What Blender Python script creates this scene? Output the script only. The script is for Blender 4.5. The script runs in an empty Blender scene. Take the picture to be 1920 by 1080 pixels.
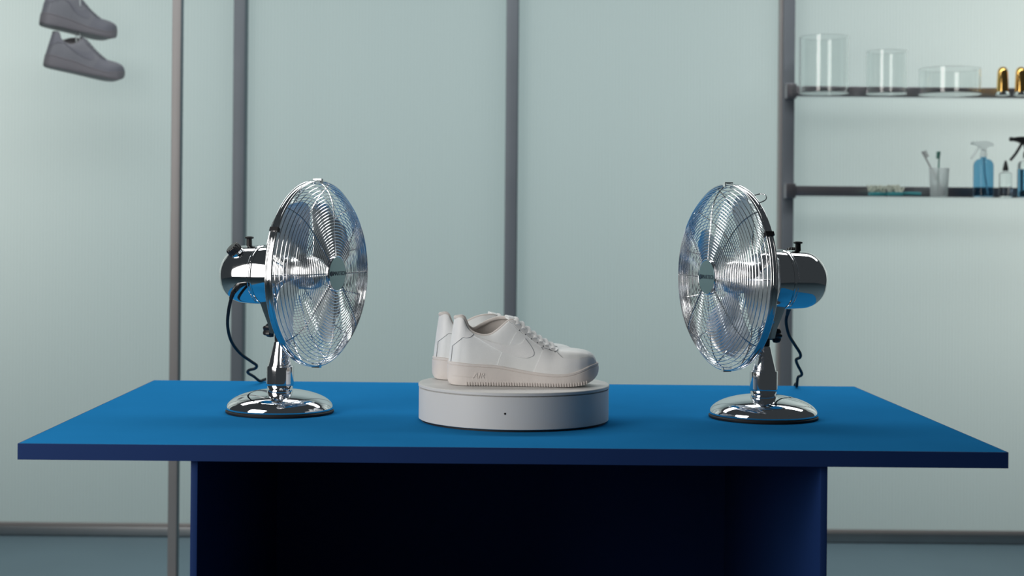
import bpy, bmesh, math, random
import numpy as np
from mathutils import Vector, Matrix
from mathutils.geometry import delaunay_2d_cdt

random.seed(7)
PI = math.pi
scene = bpy.context.scene
COL = scene.collection

# ------------------------------------------------------------------ camera
F, U0, V0, ROLL = 2900.0, 905.0, 427.0, 0.009
CZ = 1.128                       # lens height; table top is at 0.75
cam = bpy.data.cameras.new('camera')
cam.sensor_width = 36.0
cam.lens = 36.0 * F / 1920.0
cam.shift_x = (960 - U0) / 1920.0
cam.shift_y = -(540 - V0) / 1920.0
cam.clip_start = 0.05
cam.dof.use_dof = True
cam.dof.focus_distance = 3.04
cam.dof.aperture_fstop = 4.2
camo = bpy.data.objects.new('camera', cam)
COL.objects.link(camo)
camo.location = (0, 0, CZ)
camo.rotation_euler = (PI / 2, -ROLL, 0)
scene.camera = camo

# ------------------------------------------------------------------ world, lights, exposure
world = bpy.data.worlds.new('dim_studio')
scene.world = world
world.use_nodes = True
bg = world.node_tree.nodes['Background']
bg.inputs['Color'].default_value = (0.80, 0.92, 1.0, 1)
bg.inputs['Strength'].default_value = 0.046


def area(name, loc, target, sx, sy, power, color):
    L = bpy.data.lights.new(name, 'AREA')
    L.shape = 'RECTANGLE'
    L.size, L.size_y = sx, sy
    L.energy = power
    L.color = color
    o = bpy.data.objects.new(name, L)
    COL.objects.link(o)
    o.location = loc
    d = Vector(target) - Vector(loc)
    o.rotation_euler = d.to_track_quat('-Z', 'Y').to_euler()
    return o


# warm key softbox, camera left; diffused lamps behind the translucent wall; overhead strip lamp
key = area('key_softbox', (-1.85, 1.62, 1.60), (0.0, 3.0, 1.0), 1.45, 1.7, 27, (1.0, 0.965, 0.92))
key.data.spread = math.radians(140)
area('back_lamp', (0.0, 7.1, 1.75), (0.0, 5.6, 1.75), 9.0, 2.6, 40, (0.80, 1.0, 1.03))
area('back_lamp', (-2.75, 6.75, 1.85), (-2.75, 5.6, 1.85), 1.9, 1.9, 18, (1.0, 0.90, 0.82))
area('back_lamp', (2.75, 6.75, 1.75), (2.75, 5.6, 1.75), 1.9, 1.9, 19, (1.0, 0.90, 0.82))
area('ceiling_strip', (0.1, 4.4, 2.8), (0.1, 4.3, 0.0), 5.0, 0.55, 62, (0.98, 1.0, 0.99))

vs = scene.view_settings
vs.view_transform = 'Standard'
vs.look = 'None'
vs.exposure = 0.0
vs.gamma = 1.0
vs.use_curve_mapping = False
scene.cycles.use_denoising = True
scene.cycles.max_bounces = 12
scene.cycles.transmission_bounces = 10
scene.cycles.transparent_max_bounces = 12

# ------------------------------------------------------------------ materials


def material(name, col, rough=0.5, metal=0.0, spec=0.5, trans=0.0, ior=1.45, coat=0.0,
             noise=0.0, nscale=30.0, bump=0.0, bscale=200.0, sheen=0.0):
    m = bpy.data.materials.new(name)
    m.use_nodes = True
    nt = m.node_tree
    b = nt.nodes['Principled BSDF']
    b.inputs['Base Color'].default_value = (*col, 1)
    b.inputs['Roughness'].default_value = rough
    b.inputs['Metallic'].default_value = metal
    b.inputs['Specular IOR Level'].default_value = spec
    b.inputs['Transmission Weight'].default_value = trans
    b.inputs['IOR'].default_value = ior
    b.inputs['Coat Weight'].default_value = coat
    b.inputs['Sheen Weight'].default_value = sheen
    tc = nt.nodes.new('ShaderNodeTexCoord')
    if noise > 0:
        n = nt.nodes.new('ShaderNodeTexNoise')
        n.inputs['Scale'].default_value = nscale
        n.inputs['Detail'].default_value = 4
        nt.links.new(tc.outputs['Object'], n.inputs['Vector'])
        mp = nt.nodes.new('ShaderNodeMapRange')
        mp.inputs['To Min'].default_value = 1 - noise
        mp.inputs['To Max'].default_value = 1 + noise
        nt.links.new(n.outputs['Fac'], mp.inputs['Value'])
        mx = nt.nodes.new('ShaderNodeMix')
        mx.data_type = 'RGBA'
        mx.blend_type = 'MULTIPLY'
        mx.inputs['Factor'].default_value = 1.0
        mx.inputs['A'].default_value = (*col, 1)
        nt.links.new(mp.outputs['Result'], mx.inputs['B'])
        nt.links.new(mx.outputs['Result'], b.inputs['Base Color'])
    if bump > 0:
        n2 = nt.nodes.new('ShaderNodeTexNoise')
        n2.inputs['Scale'].default_value = bscale
        n2.inputs['Detail'].default_value = 3
        nt.links.new(tc.outputs['Object'], n2.inputs['Vector'])
        bp = nt.nodes.new('ShaderNodeBump')
        bp.inputs['Strength'].default_value = bump
        bp.inputs['Distance'].default_value = 0.001
        nt.links.new(n2.outputs['Fac'], bp.inputs['Height'])
        nt.links.new(bp.outputs['Normal'], b.inputs['Normal'])
    return m


M = {}
M['chrome'] = material('chrome', (0.80, 0.81, 0.83), 0.05, 1.0)
M['wire'] = material('chrome_wire', (0.80, 0.81, 0.83), 0.12, 1.0)
M['blade'] = material('brushed_blade', (0.72, 0.74, 0.76), 0.27, 1.0)
M['black'] = material('black_plastic', (0.012, 0.012, 0.014), 0.32)
M['rubber'] = material('black_rubber', (0.010, 0.010, 0.011), 0.6)
M['cord'] = material('cord_rubber', (0.006, 0.009, 0.013), 0.6, spec=0.25)
M['badge'] = material('badge_grey', (0.26, 0.36, 0.39), 0.28, 1.0)
M['badge_ink'] = material('badge_ink', (0.02, 0.045, 0.07), 0.5)
M['blue'] = material('blue_paint', (0.016, 0.180, 0.425), 0.7, spec=0.0, noise=0.06, nscale=9, bump=0.05, bscale=300)
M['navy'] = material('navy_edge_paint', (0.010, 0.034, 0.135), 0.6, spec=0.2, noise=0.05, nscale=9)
M['turn'] = material('turntable_white', (0.66, 0.655, 0.64), 0.42)
M['hole'] = material('dark_hole', (0.005, 0.005, 0.005), 0.8)
M['leather'] = material('white_leather', (0.80, 0.82, 0.82), 0.45, noise=0.03, nscale=60, bump=0.15, bscale=700)
M['leather2'] = material('white_leather_overlay', (0.83, 0.84, 0.84), 0.42, noise=0.02, nscale=60, bump=0.15, bscale=700)
M['sole'] = material('white_rubber_sole', (0.72, 0.675, 0.65), 0.55, noise=0.03, nscale=40)
M['lining'] = material('white_lining', (0.66, 0.62, 0.59), 0.9, sheen=0.3)
M['lace'] = material('white_lace', (0.80, 0.81, 0.81), 0.85)
M['shoe_hole'] = material('shoe_hole_grey', (0.16, 0.17, 0.18), 0.9)
M['g_leather'] = material('grey_leather', (0.175, 0.18, 0.205), 0.6, noise=0.08, nscale=30)
M['g_leather2'] = material('grey_leather_overlay', (0.155, 0.16, 0.19), 0.6, noise=0.08, nscale=30)
M['g_sole'] = material('grey_sole', (0.17, 0.165, 0.185), 0.6)
M['g_lining'] = material('grey_lining', (0.16, 0.16, 0.17), 0.9)
M['g_lace'] = material('grey_lace', (0.20, 0.22, 0.22), 0.9)
M['string'] = material('white_string', (0.55, 0.60, 0.61), 0.8)
M['steel'] = material('brushed_steel', (0.38, 0.39, 0.40), 0.38, 1.0, noise=0.10, nscale=6)
M['steel_paint'] = material('grey_coated_steel', (0.175, 0.195, 0.22), 0.45, 0.25, noise=0.12, nscale=5)
M['steel_lt'] = material('pale_coated_steel', (0.35, 0.33, 0.325), 0.45, 0.25, noise=0.08, nscale=5)
M['dark_strip'] = material('dark_teal_grey', (0.10, 0.14, 0.16), 0.6)
M['rail'] = material('dark_chrome_rail', (0.42, 0.40, 0.43), 0.30, 1.0, noise=0.25, nscale=4)
M['glass'] = material('clear_glass', (0.97, 0.99, 0.985), 0.0, trans=1.0, ior=1.45)
M['acrylic'] = material('clear_acrylic', (0.93, 0.97, 0.96), 0.02, trans=1.0, ior=1.3)
M['frost'] = material('frosted_plastic', (0.80, 0.84, 0.84), 0.35, trans=0.75, ior=1.15)
M['liquid'] = material('blue_liquid', (0.17, 0.43, 0.64), 0.02, trans=1.0, ior=1.25)
M['gold'] = material('polished_gold', (0.83, 0.52, 0.16), 0.14, 1.0)
M['teal'] = material('teal_plastic', (0.03, 0.20, 0.22), 0.5)
M['green'] = material('green_plastic', (0.03, 0.17, 0.13), 0.5)
M['greyp'] = material('grey_plastic', (0.26, 0.27, 0.27), 0.5)
M['bristle'] = material('offwhite_bristle', (0.50, 0.54, 0.46), 0.9)
M['straw'] = material('dip_tube', (0.35, 0.45, 0.5), 0.4)
def plate_material():
    m = bpy.data.materials.new('thin_clear_plate')
    m.use_nodes = True
    nt = m.node_tree
    nt.nodes.clear()
    out = nt.nodes.new('ShaderNodeOutputMaterial')
    tr = nt.nodes.new('ShaderNodeBsdfTransparent')
    tr.inputs['Color'].default_value = (0.985, 0.992, 0.992, 1)
    gl = nt.nodes.new('ShaderNodeBsdfGlossy')
    gl.inputs['Roughness'].default_value = 0.05
    ms = nt.nodes.new('ShaderNodeMixShader')
    ms.inputs[0].default_value = 0.03
    nt.links.new(tr.outputs[0], ms.inputs[1])
    nt.links.new(gl.outputs[0], ms.inputs[2])
    nt.links.new(ms.outputs[0], out.inputs['Surface'])
    return m


M['plate'] = plate_material()
M['seam_shade_dirt'] = material('seam_shade_dirt_grey', (0.30, 0.31, 0.32), 0.9)  # grey of the shade and dirt painted in beside the overlays
M['g_seam_shade_dirt'] = material('grey_seam_shade_dirt', (0.12, 0.12, 0.13), 0.9)
M['floor'] = material('blue_grey_concrete', (0.13, 0.20, 0.24), 0.55, noise=0.10, nscale=3, bump=0.1, bscale=40)


def panel_material():
    """twin-wall polycarbonate: half scattering, half letting light through, faint darker inner ribs"""
    m = bpy.data.materials.new('fluted_polycarbonate')
    m.use_nodes = True
    nt = m.node_tree
    nt.nodes.clear()
    out = nt.nodes.new('ShaderNodeOutputMaterial')
    tc = nt.nodes.new('ShaderNodeTexCoord')
    sep = nt.nodes.new('ShaderNodeSeparateXYZ')
    nt.links.new(tc.outputs['Object'], sep.inputs[0])
    mul = nt.nodes.new('ShaderNodeMath')
    mul.operation = 'MULTIPLY'
    mul.inputs[1].default_value = 2 * PI / PITCH
    nt.links.new(sep.outputs['X'], mul.inputs[0])
    cs = nt.nodes.new('ShaderNodeMath')
    cs.operation = 'COSINE'
    nt.links.new(mul.outputs[0], cs.inputs[0])
    mp = nt.nodes.new('ShaderNodeMapRange')
    mp.inputs['From Min'].default_value = 0.2
    mp.inputs['From Max'].default_value = 1.0
    nt.links.new(cs.outputs[0], mp.inputs['Value'])
    mix = nt.nodes.new('ShaderNodeMix')
    mix.data_type = 'RGBA'
    mix.inputs['A'].default_value = (0.78, 0.875, 0.855, 1)
    mix.inputs['B'].default_value = (0.752, 0.850, 0.832, 1)
    nt.links.new(mp.outputs['Result'], mix.inputs['Factor'])
    df = nt.nodes.new('ShaderNodeBsdfDiffuse')
    tl = nt.nodes.new('ShaderNodeBsdfTranslucent')
    ms = nt.nodes.new('ShaderNodeMixShader')
    ms.inputs[0].default_value = 0.70
    nt.links.new(mix.outputs['Result'], df.inputs['Color'])
    nt.links.new(mix.outputs['Result'], tl.inputs['Color'])
    nt.links.new(df.outputs[0], ms.inputs[1])
    nt.links.new(tl.outputs[0], ms.inputs[2])
    nt.links.new(ms.outputs[0], out.inputs['Surface'])
    return m


PITCH = 0.0118
M['panel'] = panel_material()

# ------------------------------------------------------------------ helpers


def P(u, v, Y):
    """point of the place that a picture position shows at depth Y (for measuring only)"""
    du, dv = u - U0, v - V0
    a = du + ROLL * dv
    b = dv - ROLL * du
    return Vector((a * Y / F, Y, CZ - b * Y / F))


def tag(o, label=None, cat=None, group=None, kind=None):
    if label:
        o['label'] = label
    if cat:
        o['category'] = cat
    if group:
        o['group'] = group
    if kind:
        o['kind'] = kind
    return o


def empty(name, loc=(0, 0, 0), rz=0.0, rot=None):
    o = bpy.data.objects.new(name, None)
    COL.objects.link(o)
    o.location = loc
    o.rotation_euler = rot if rot else (0, 0, rz)
    o.empty_display_size = 0.05
    return o


class MB:
    def __init__(s):
        s.v, s.f = [], []

    def add(s, vs_, fs):
        n = len(s.v)
        s.v += [tuple(p) for p in vs_]
        s.f += [tuple(i + n for i in q) for q in fs]
        return s

    def box(s, x0, x1, y0, y1, z0, z1, mat=None):
        p = [(x0, y0, z0), (x1, y0, z0), (x1, y1, z0), (x0, y1, z0),
             (x0, y0, z1), (x1, y0, z1), (x1, y1, z1), (x0, y1, z1)]
        if mat:
            p = [mat @ Vector(q) for q in p]
        return s.add(p, [(0, 3, 2, 1), (4, 5, 6, 7), (0, 1, 5, 4), (1, 2, 6, 5), (2, 3, 7, 6), (3, 0, 4, 7)])

    def cbox(s, x0, x1, y0, y1, z0, z1, c=0.003):
        """box with chamfered edges"""
        bm = bmesh.new()
        bmesh.ops.create_cube(bm, size=1)
        for q in bm.verts:
            q.co = Vector(((x0 + x1) / 2 + q.co.x * (x1 - x0), (y0 + y1) / 2 + q.co.y * (y1 - y0), (z0 + z1) / 2 + q.co.z * (z1 - z0)))
        bmesh.ops.bevel(bm, geom=list(bm.edges), offset=c, segments=2, profile=0.6, affect='EDGES')
        bm.verts.index_update()
        s.add([q.co[:] for q in bm.verts], [[q.index for q in fc.verts] for fc in bm.faces])
        bm.free()
        return s

    def lathe(s, prof, n=48, mat=None, closed=False):
        """prof: (r, z) pairs bottom to top, turned about z"""
        vs_, fs = [], []
        rings = []
        for r, z in prof:
            if r < 1e-6:
                rings.append([len(vs_)])
                vs_.append(Vector((0, 0, z)))
            else:
                rings.append(list(range(len(vs_), len(vs_) + n)))
                for k in range(n):
                    a = 2 * PI * k / n
                    vs_.append(Vector((r * math.cos(a), r * math.sin(a), z)))
        pairs = list(zip(rings[:-1], rings[1:]))
        if closed:
            pairs.append((rings[-1], rings[0]))
        for A, B in pairs:
            for k in range(n):
                k2 = (k + 1) % n
                if len(A) == 1 and len(B) == 1:
                    continue
                if len(A) == 1:
                    fs.append((A[0], B[k2], B[k]))
                elif len(B) == 1:
                    fs.append((A[k], A[k2], B[0]))
                else:
                    fs.append((A[k], A[k2], B[k2], B[k]))
        if mat:
            vs_ = [mat @ q for q in vs_]
        return s.add(vs_, fs)

    def tube(s, path, r, n=8, closed=False, caps=True, flat=1.0):
        path = [Vector(p) for p in path]
        m = len(path)
        vs_, fs = [], []
        up = Vector((0, 0, 1))
        prev = None
        for i, p in enumerate(path):
            if closed:
                t = path[(i + 1) % m] - path[i - 1]
            else:
                t = path[min(i + 1, m - 1)] - path[max(i - 1, 0)]
            t.normalize()
            if prev is None:
                a = up if abs(t.z) < 0.9 else Vector((1, 0, 0))
                nrm = (a - t * a.dot(t)).normalized()
            else:
                nrm = (prev - t * prev.dot(t)).normalized()
            prev = nrm
            b = t.cross(nrm)
            rr = r[i] if isinstance(r, (list, tuple)) else r
            for k in range(n):
                an = 2 * PI * k / n
                vs_.append(p + (nrm * math.cos(an) * flat + b * math.sin(an)) * rr)
        seg = m if closed else m - 1
        for i in range(seg):
            j = (i + 1) % m
            for k in range(n):
                k2 = (k + 1) % n
                fs.append((i * n + k, i * n + k2, j * n + k2, j * n + k))
        if caps and not closed:
            fs.append(tuple(range(n - 1, -1, -1)))
            fs.append(tuple((m - 1) * n + k for k in range(n)))
        return s.add(vs_, fs)

    def build(s, name, mat, parent=None, smooth=True, angle=40, loc=None):
        me = bpy.data.meshes.new(name)
        me.from_pydata(s.v, [], s.f)
        me.update()
        bm = bmesh.new()
        bm.from_mesh(me)
        bmesh.ops.recalc_face_normals(bm, faces=bm.faces)
        bm.to_mesh(me)
        bm.free()
        if smooth:
            me.polygons.foreach_set('use_smooth', [True] * len(me.polygons))
            me.set_sharp_from_angle(angle=math.radians(angle))
        me.materials.append(mat if not isinstance(mat, str) else M[mat])
        o = bpy.data.objects.new(name, me)
        COL.objects.link(o)
        if parent is not None:
            o.parent = parent
        if loc is not None:
            o.location = loc
        return o


def copy_tree(o, parent=None):
    c = o.copy()
    COL.objects.link(c)
    c.parent = parent
    for ch in list(o.children):
        copy_tree(ch, c)
    return c


def pchip(xs, ys):
    xs, ys = np.array(xs, float), np.array(ys, float)
    h = np.diff(xs)
    d = np.diff(ys) / h
    m = np.zeros_like(ys)
    m[0], m[-1] = d[0], d[-1]
    for i in range(1, len(xs) - 1):
        if d[i - 1] * d[i] <= 0:
            m[i] = 0
        else:
            w1, w2 = 2 * h[i] + h[i - 1], h[i] + 2 * h[i - 1]
            m[i] = (w1 + w2) / (w1 / d[i - 1] + w2 / d[i])

    def f(x):
        x = min(max(x, xs[0]), xs[-1])
        i = min(int(np.searchsorted(xs, x, side='right')) - 1, len(xs) - 2)
        t = (x - xs[i]) / h[i]
        return float((2 * t**3 - 3 * t**2 + 1) * ys[i] + (t**3 - 2 * t**2 + t) * h[i] * m[i]
                     + (-2 * t**3 + 3 * t**2) * ys[i + 1] + (t**3 - t**2) * h[i] * m[i + 1])
    return f


def catmull(pts, sub=8):
    pts = [Vector(p) for p in pts]
    out = []
    for i in range(len(pts) - 1):
        p0, p1, p2, p3 = pts[max(i - 1, 0)], pts[i], pts[i + 1], pts[min(i + 2, len(pts) - 1)]
        for k in range(sub):
            t = k / sub
            out.append(0.5 * ((2 * p1) + (p2 - p0) * t + (2 * p0 - 5 * p1 + 4 * p2 - p3) * t * t + (3 * p1 - p0 - 3 * p2 + p3) * t**3))
    out.append(pts[-1])
    return out


def text_geometry(body, size, extrude=0.0, shear=0.0, spacing=1.0):
    cu = bpy.data.curves.new('lettering', 'FONT')
    cu.body = body
    cu.size = size
    cu.extrude = extrude
    cu.shear = shear
    cu.space_character = spacing
    cu.align_x = 'CENTER'
    cu.align_y = 'CENTER'
    cu.resolution_u = 3
    to = bpy.data.objects.new('lettering', cu)
    COL.objects.link(to)
    dg = bpy.context.evaluated_depsgraph_get()
    me = bpy.data.meshes.new_from_object(to.evaluated_get(dg))
    v = [q.co.copy() for q in me.vertices]
    f = [tuple(p.vertices) for p in me.polygons]
    bpy.data.objects.remove(to)
    bpy.data.curves.remove(cu)
    bpy.data.meshes.remove(me)
    return v, f


# ------------------------------------------------------------------ the setting
YW = 5.62
tag(MB().add([(-6, -2, 0), (6, -2, 0), (6, 7.6, 0), (-6, 7.6, 0)], [(0, 1, 2, 3)]).build('floor', 'floor', smooth=False), kind='structure')

# wall of fluted panels between steel mullions
XM = [P(u, 427, 5.56).x for u in (446.5, 957.0, 1475.5)]
step = (XM[2] - XM[0]) / 2
mull_x = [XM[0] - 3 * step, XM[0] - 2 * step, XM[0] - step, XM[0], XM[1], XM[2], XM[2] + step, XM[2] + 2 * step, XM[2] + 3 * step]
WALL_H = 3.2
wall = MB().box(mull_x[0], mull_x[-1], YW + 0.004, YW + 0.03, WALL_H - 0.06, WALL_H).build('wall_back', 'steel_paint', smooth=False)
tag(wall, kind='structure')
pm = None
for a, b in zip(mull_x[:-1], mull_x[1:]):
    w = b - a
    if pm is None or abs(pm['w'] - w) > 1e-4:
        n = int(w / PITCH * 4)
        vs_, fs = [], []
        for i in range(n + 1):
            x = i * PITCH / 4
            y = -0.0007 * math.cos(2 * PI * x / PITCH)
            vs_ += [(x, y, 0.012), (x, y, WALL_H - 0.02)]
        fs = [(2 * i, 2 * i + 2, 2 * i + 3, 2 * i + 1) for i in range(n)]
        po = MB().add(vs_, fs).build('wall_panel', 'panel', wall, angle=80)
        pm = {'w': w, 'me': po.data}
    else:
        po = bpy.data.objects.new('wall_panel', pm['me'])
        COL.objects.link(po)
        po.parent = wall
    po.location = (a, YW, 0)

for i, x in enumerate(mull_x):
    w = 0.0205
    t = MB().cbox(x - w, x + w, 5.545, 5.615, 0.0, WALL_H, 0.002).build('trim_%d' % (i + 1), 'steel_paint')
    tag(t, kind='structure')
    if i == 5:
        MB().cbox(x - w - 0.010, x - w, 5.56, 5.60, 0.0, WALL_H, 0.001).build('edge_strip', 'steel_lt', t)
    else:
        MB().cbox(x + w - 0.001, x + w + 0.004, 5.55, 5.60, 0.0, WALL_H, 0.001).build('dark_strip', 'dark_strip', t)  # narrow darker strip down the right side of the mullion

bb = MB().cbox(mull_x[0], mull_x[-1], 5.585, 5.612, 0.004, 0.036, 0.002).build('baseboard_back', 'steel')
tag(bb, kind='structure')
MB().cbox(mull_x[0], mull_x[-1], 5.600, 5.614, 0.036, 0.046, 0.001).build('ledge', 'steel_lt', bb)

# ------------------------------------------------------------------ upright rail frame in front of the wall (carries the hanging shoes)
pp = P(329, 427, 4.85)
fr = tag(empty('display_rail', (pp.x, 4.85, 0)), 'slim brushed steel upright standing free in front of the wall, left of the fans', 'rail')
MB().cbox(-0.0135, 0.0135, -0.0135, 0.0135, 0.006, 2.45, 0.002).build('upright', 'steel_lt', fr)
MB().cbox(0.0135, 0.0185, -0.009, 0.010, 0.006, 2.40, 0.001).build('side_strip', 'dark_strip', fr)  # narrow darker strip on the upright's right side
MB().lathe([(0, 0), (0.06, 0), (0.06, 0.004), (0.055, 0.006), (0, 0.006)], 32).build('base_plate', 'steel', fr)
for xo in (0.0, -1.3):
    MB().cbox(xo - 0.0135, xo + 0.0135, -0.0135, 0.5335, 2.45, 2.477, 0.002).build('arm', 'steel_lt', fr)
MB().cbox(-1.2865, -0.0135, 0.5065, 0.5335, 2.45, 2.477, 0.002).build('crossbar', 'steel_lt', fr)
MB().cbox(-1.3135, -1.2865, -0.0135, 0.0135, 0.006, 2.45, 0.002).build('upright', 'steel_lt', fr)
MB().lathe([(0, 0), (0.06, 0), (0.06, 0.004), (0.055, 0.006), (0, 0.006)], 32, Matrix.Translation((-1.3, 0, 0))).build('base_plate', 'steel', fr)

# ------------------------------------------------------------------ table
ZT = 0.75
YF, YB = 2.6606, 3.765
XL = P(33, 832, YF).x
XR = P(1891, 847, YF).x
tb = tag(empty('display_table', ((XL + XR) / 2, (YF + YB) / 2, 0)), 'wide matte blue table with thick top and panel legs', 'table')
tw, td = (XR - XL) / 2, (YB - YF) / 2
top_ = MB().cbox(-tw + 0.0015, tw - 0.0015, -td + 0.0015, td - 0.0015, ZT - 0.0275, ZT, 0.0008).build('tabletop', 'blue', tb)
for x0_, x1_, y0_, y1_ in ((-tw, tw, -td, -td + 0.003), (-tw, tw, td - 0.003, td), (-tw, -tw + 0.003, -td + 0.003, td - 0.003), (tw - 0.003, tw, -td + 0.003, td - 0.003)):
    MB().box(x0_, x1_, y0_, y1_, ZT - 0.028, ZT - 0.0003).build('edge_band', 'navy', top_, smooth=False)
cx = tb.location.x
lx0 = P(358, 900, YF + 0.015).x - cx
lx1 = P(1551, 900, YF + 0.015).x - cx
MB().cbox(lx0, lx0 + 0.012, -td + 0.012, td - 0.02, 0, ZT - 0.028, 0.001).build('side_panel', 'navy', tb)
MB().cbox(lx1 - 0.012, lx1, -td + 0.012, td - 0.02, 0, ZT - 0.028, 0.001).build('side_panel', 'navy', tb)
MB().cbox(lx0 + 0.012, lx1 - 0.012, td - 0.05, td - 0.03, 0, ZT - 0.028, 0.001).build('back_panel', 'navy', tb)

# ------------------------------------------------------------------ turntable
TTX, TTY, TTR, TTH = 0.064, 3.045, 0.1875, 0.073
tt = tag(empty('turntable', (TTX, TTY, ZT)), 'round white display turntable under the white sneakers', 'turntable')
MB().lathe([(0, 0.0035), (TTR - 0.004, 0.0035), (TTR - 0.001, 0.005), (TTR - 0.001, TTH - 0.0085), (TTR - 0.003, TTH - 0.0075), (0, TTH - 0.0075)], 128).build('body', 'turn', tt)
MB().lathe([(0, TTH - 0.0075), (TTR - 0.006, TTH - 0.0075), (TTR - 0.006, TTH - 0.0058), (TTR, TTH - 0.0055), (TTR, TTH - 0.001), (TTR - 0.001, TTH), (0, TTH)], 128).build('platter', 'turn', tt)
MB().lathe([(0, 0), (TTR - 0.006, 0), (TTR - 0.006, 0.0035), (0, 0.0035)], 96).build('foot_ring', 'rubber', tt)
ha = math.atan2(-math.cos(0.105), -math.sin(0.105))
hm = Matrix.Rotation(ha, 4, 'Z') @ Matrix.Translation((TTR - 0.0012, 0, 0.0345)) @ Matrix.Rotation(PI / 2, 4, 'Y')
MB().lathe([(0, 0), (0.0020, 0), (0.0020, 0.0006), (0, 0.0006)], 16, hm).build('sensor_hole', 'hole', tt)

# ------------------------------------------------------------------ fan


def make_fan():
    root = empty('desk_fan', (0, 0, 0))
    # base and stand
    MB().lathe([(0, 0), (0.108, 0), (0.1092, 0.0015), (0.1092, 0.0045), (0.1075, 0.0062), (0, 0.0062)], 96).build('base_ring', 'rubber', root)
    prof = [(0.1062, 0.0060), (0.1075, 0.0075), (0.1078, 0.0090)]
    for i in range(1, 29):
        a = i / 28 * PI / 2
        prof.append((0.1078 * math.cos(a), 0.0090 + 0.0385 * math.sin(a)))
    MB().lathe(prof, 128).build('base_dome', 'chrome', root)
    MB().lathe([(0.0215, 0.040), (0.0245, 0.0475), (0.0262, 0.0505), (0.0275, 0.0545), (0.0279, 0.0570), (0.0280, 0.0580), (0.0280, 0.0590), (0.0280, 0.0920), (0.0279, 0.0932), (0.0272, 0.0945), (0, 0.0945)], 80).build('lower_sleeve', 'chrome', root)
    MB().lathe([(0.0248, 0.0945), (0.0248, 0.0965), (0.02475, 0.0970), (0.02455, 0.0975), (0.0134, 0.1420), (0.0132, 0.1428), (0.0126, 0.1436), (0, 0.1436)], 80).build('upper_sleeve', 'chrome', root)
    j = MB()
    j.lathe([(0, 0.144), (0.0115, 0.144), (0.012, 0.15), (0.0118, 0.176), (0.009, 0.181), (0, 0.181)], 32)
    j.build('tilt_joint', 'black', root)
    # neck bracket up to the motor
    nb = MB()
    sec = []
    for x, z, wx, wy in [(-0.006, 0.160, 0.014, 0.017), (-0.008, 0.180, 0.016, 0.020), (-0.012, 0.205, 0.022, 0.025), (-0.016, 0.236, 0.030, 0.030)]:
        sec.append([(x + wx * sx * (1 if abs(sx * sy) < 1 else 0.8), wy * sy * (1 if abs(sx * sy) < 1 else 0.8), z)
                    for sx, sy in ((1, 0), (1, 1), (0, 1), (-1, 1), (-1, 0), (-1, -1), (0, -1), (1, -1))])
    vs_ = [p for r in sec for p in r]
    fs = [(i * 8 + k, i * 8 + (k + 1) % 8, (i + 1) * 8 + (k + 1) % 8, (i + 1) * 8 + k) for i in range(3) for k in range(8)]
    fs += [tuple(range(8)), tuple(24 + k for k in range(8))]
    nb.add(vs_, fs).build('neck_bracket', 'chrome', root, angle=30)
    # tilt knob: five lobed grip behind the neck
    kn = MB()
    kv, kf = [], []
    N = 40
    lay = [(-0.018, 0.5), (-0.020, 0.95), (-0.026, 1.0), (-0.033, 0.95), (-0.036, 0.75)]
    for xo, sc in lay:
        for k in range(N):
            a = 2 * PI * k / N
            r = (0.0125 + 0.0028 * math.cos(5 * a)) * sc
            kv.append((xo, r * math.cos(a), 0.165 + r * math.sin(a)))
    for i in range(len(lay) - 1):
        for k in range(N):
            kf.append((i * N + k, i * N + (k + 1) % N, (i + 1) * N + (k + 1) % N, (i + 1) * N + k))
    kf += [tuple(range(N)), tuple((len(lay) - 1) * N + k for k in range(N))]
    kn.add(kv, kf).build('tilt_knob', 'black', root)
    # motor housing along local x at axis height
    AX = 0.2835
    R0 = Matrix.Translation((0, 0, AX)) @ Matrix.Rotation(PI / 2, 4, 'Y')     # lathe z -> x
    HX = AX - 0.0055
    R = Matrix.Translation((0, 0, HX)) @ Matrix.Rotation(PI / 2, 4, 'Y') @ Matrix.Diagonal((0.965, 0.965, 1, 1))
    prof = [(0, -0.134)]
    for i in range(1, 13):
        a = i / 12 * PI / 2
        prof.append((0.0615 * math.sin(a) ** 0.85, -0.079 - 0.055 * math.cos(a) ** 0.95))
    prof += [(0.0620, -0.055), (0.0620, -0.0445), (0.0605, -0.0435), (0.0605, -0.0425), (0.0620, -0.0415), (0.0620, -0.006), (0.060, 0.0), (0.0, 0.0)]
    hs = MB().lathe(prof, 96, R).build('motor_housing', 'chrome', root)
    MB().lathe([(0.0624, -0.0395), (0.0636, -0.0380), (0.0636, -0.0355), (0.0624, -0.034)], 96, R, closed=True).build('trim_ring', 'chrome', hs)
    MB().lathe([(0.058, 0.0), (0.058, 0.012), (0.054, 0.018), (0.030, 0.024), (0.0, 0.024)], 64, R).build('front_collar', 'chrome', hs)
    # speed knob with fluted edge, set on the right shoulder of the housing
    KM = Matrix.Translation((0, 0, HX)) @ Matrix.Rotation(math.radians(38), 4, 'X') @ Matrix.Translation((-0.083, 0, 0.0565)) @ Matrix.Rotation(math.radians(-26), 4, 'Y')
    MB().lathe([(0.0, -0.002), (0.0165, -0.002), (0.0165, 0.003), (0.0, 0.003)], 40, KM).build('knob_seat', 'chrome', hs)
    kv, kf = [], []
    N = 72
    lay = [(0.003, 0.95), (0.005, 1.0), (0.015, 0.97), (0.0175, 0.86), (0.0178, 0.7)]
    for z, sc in lay:
        for k in range(N):
            a = 2 * PI * k / N
            r = (0.0148 + (0.0005 if k % 4 < 2 else -0.0003)) * sc
            kv.append(KM @ Vector((r * math.cos(a), r * math.sin(a), z)))
    for i in range(len(lay) - 1):
        for k in range(N):
            kf.append((i * N + k, i * N + (k + 1) % N, (i + 1) * N + (k + 1) % N, (i + 1) * N + k))
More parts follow.
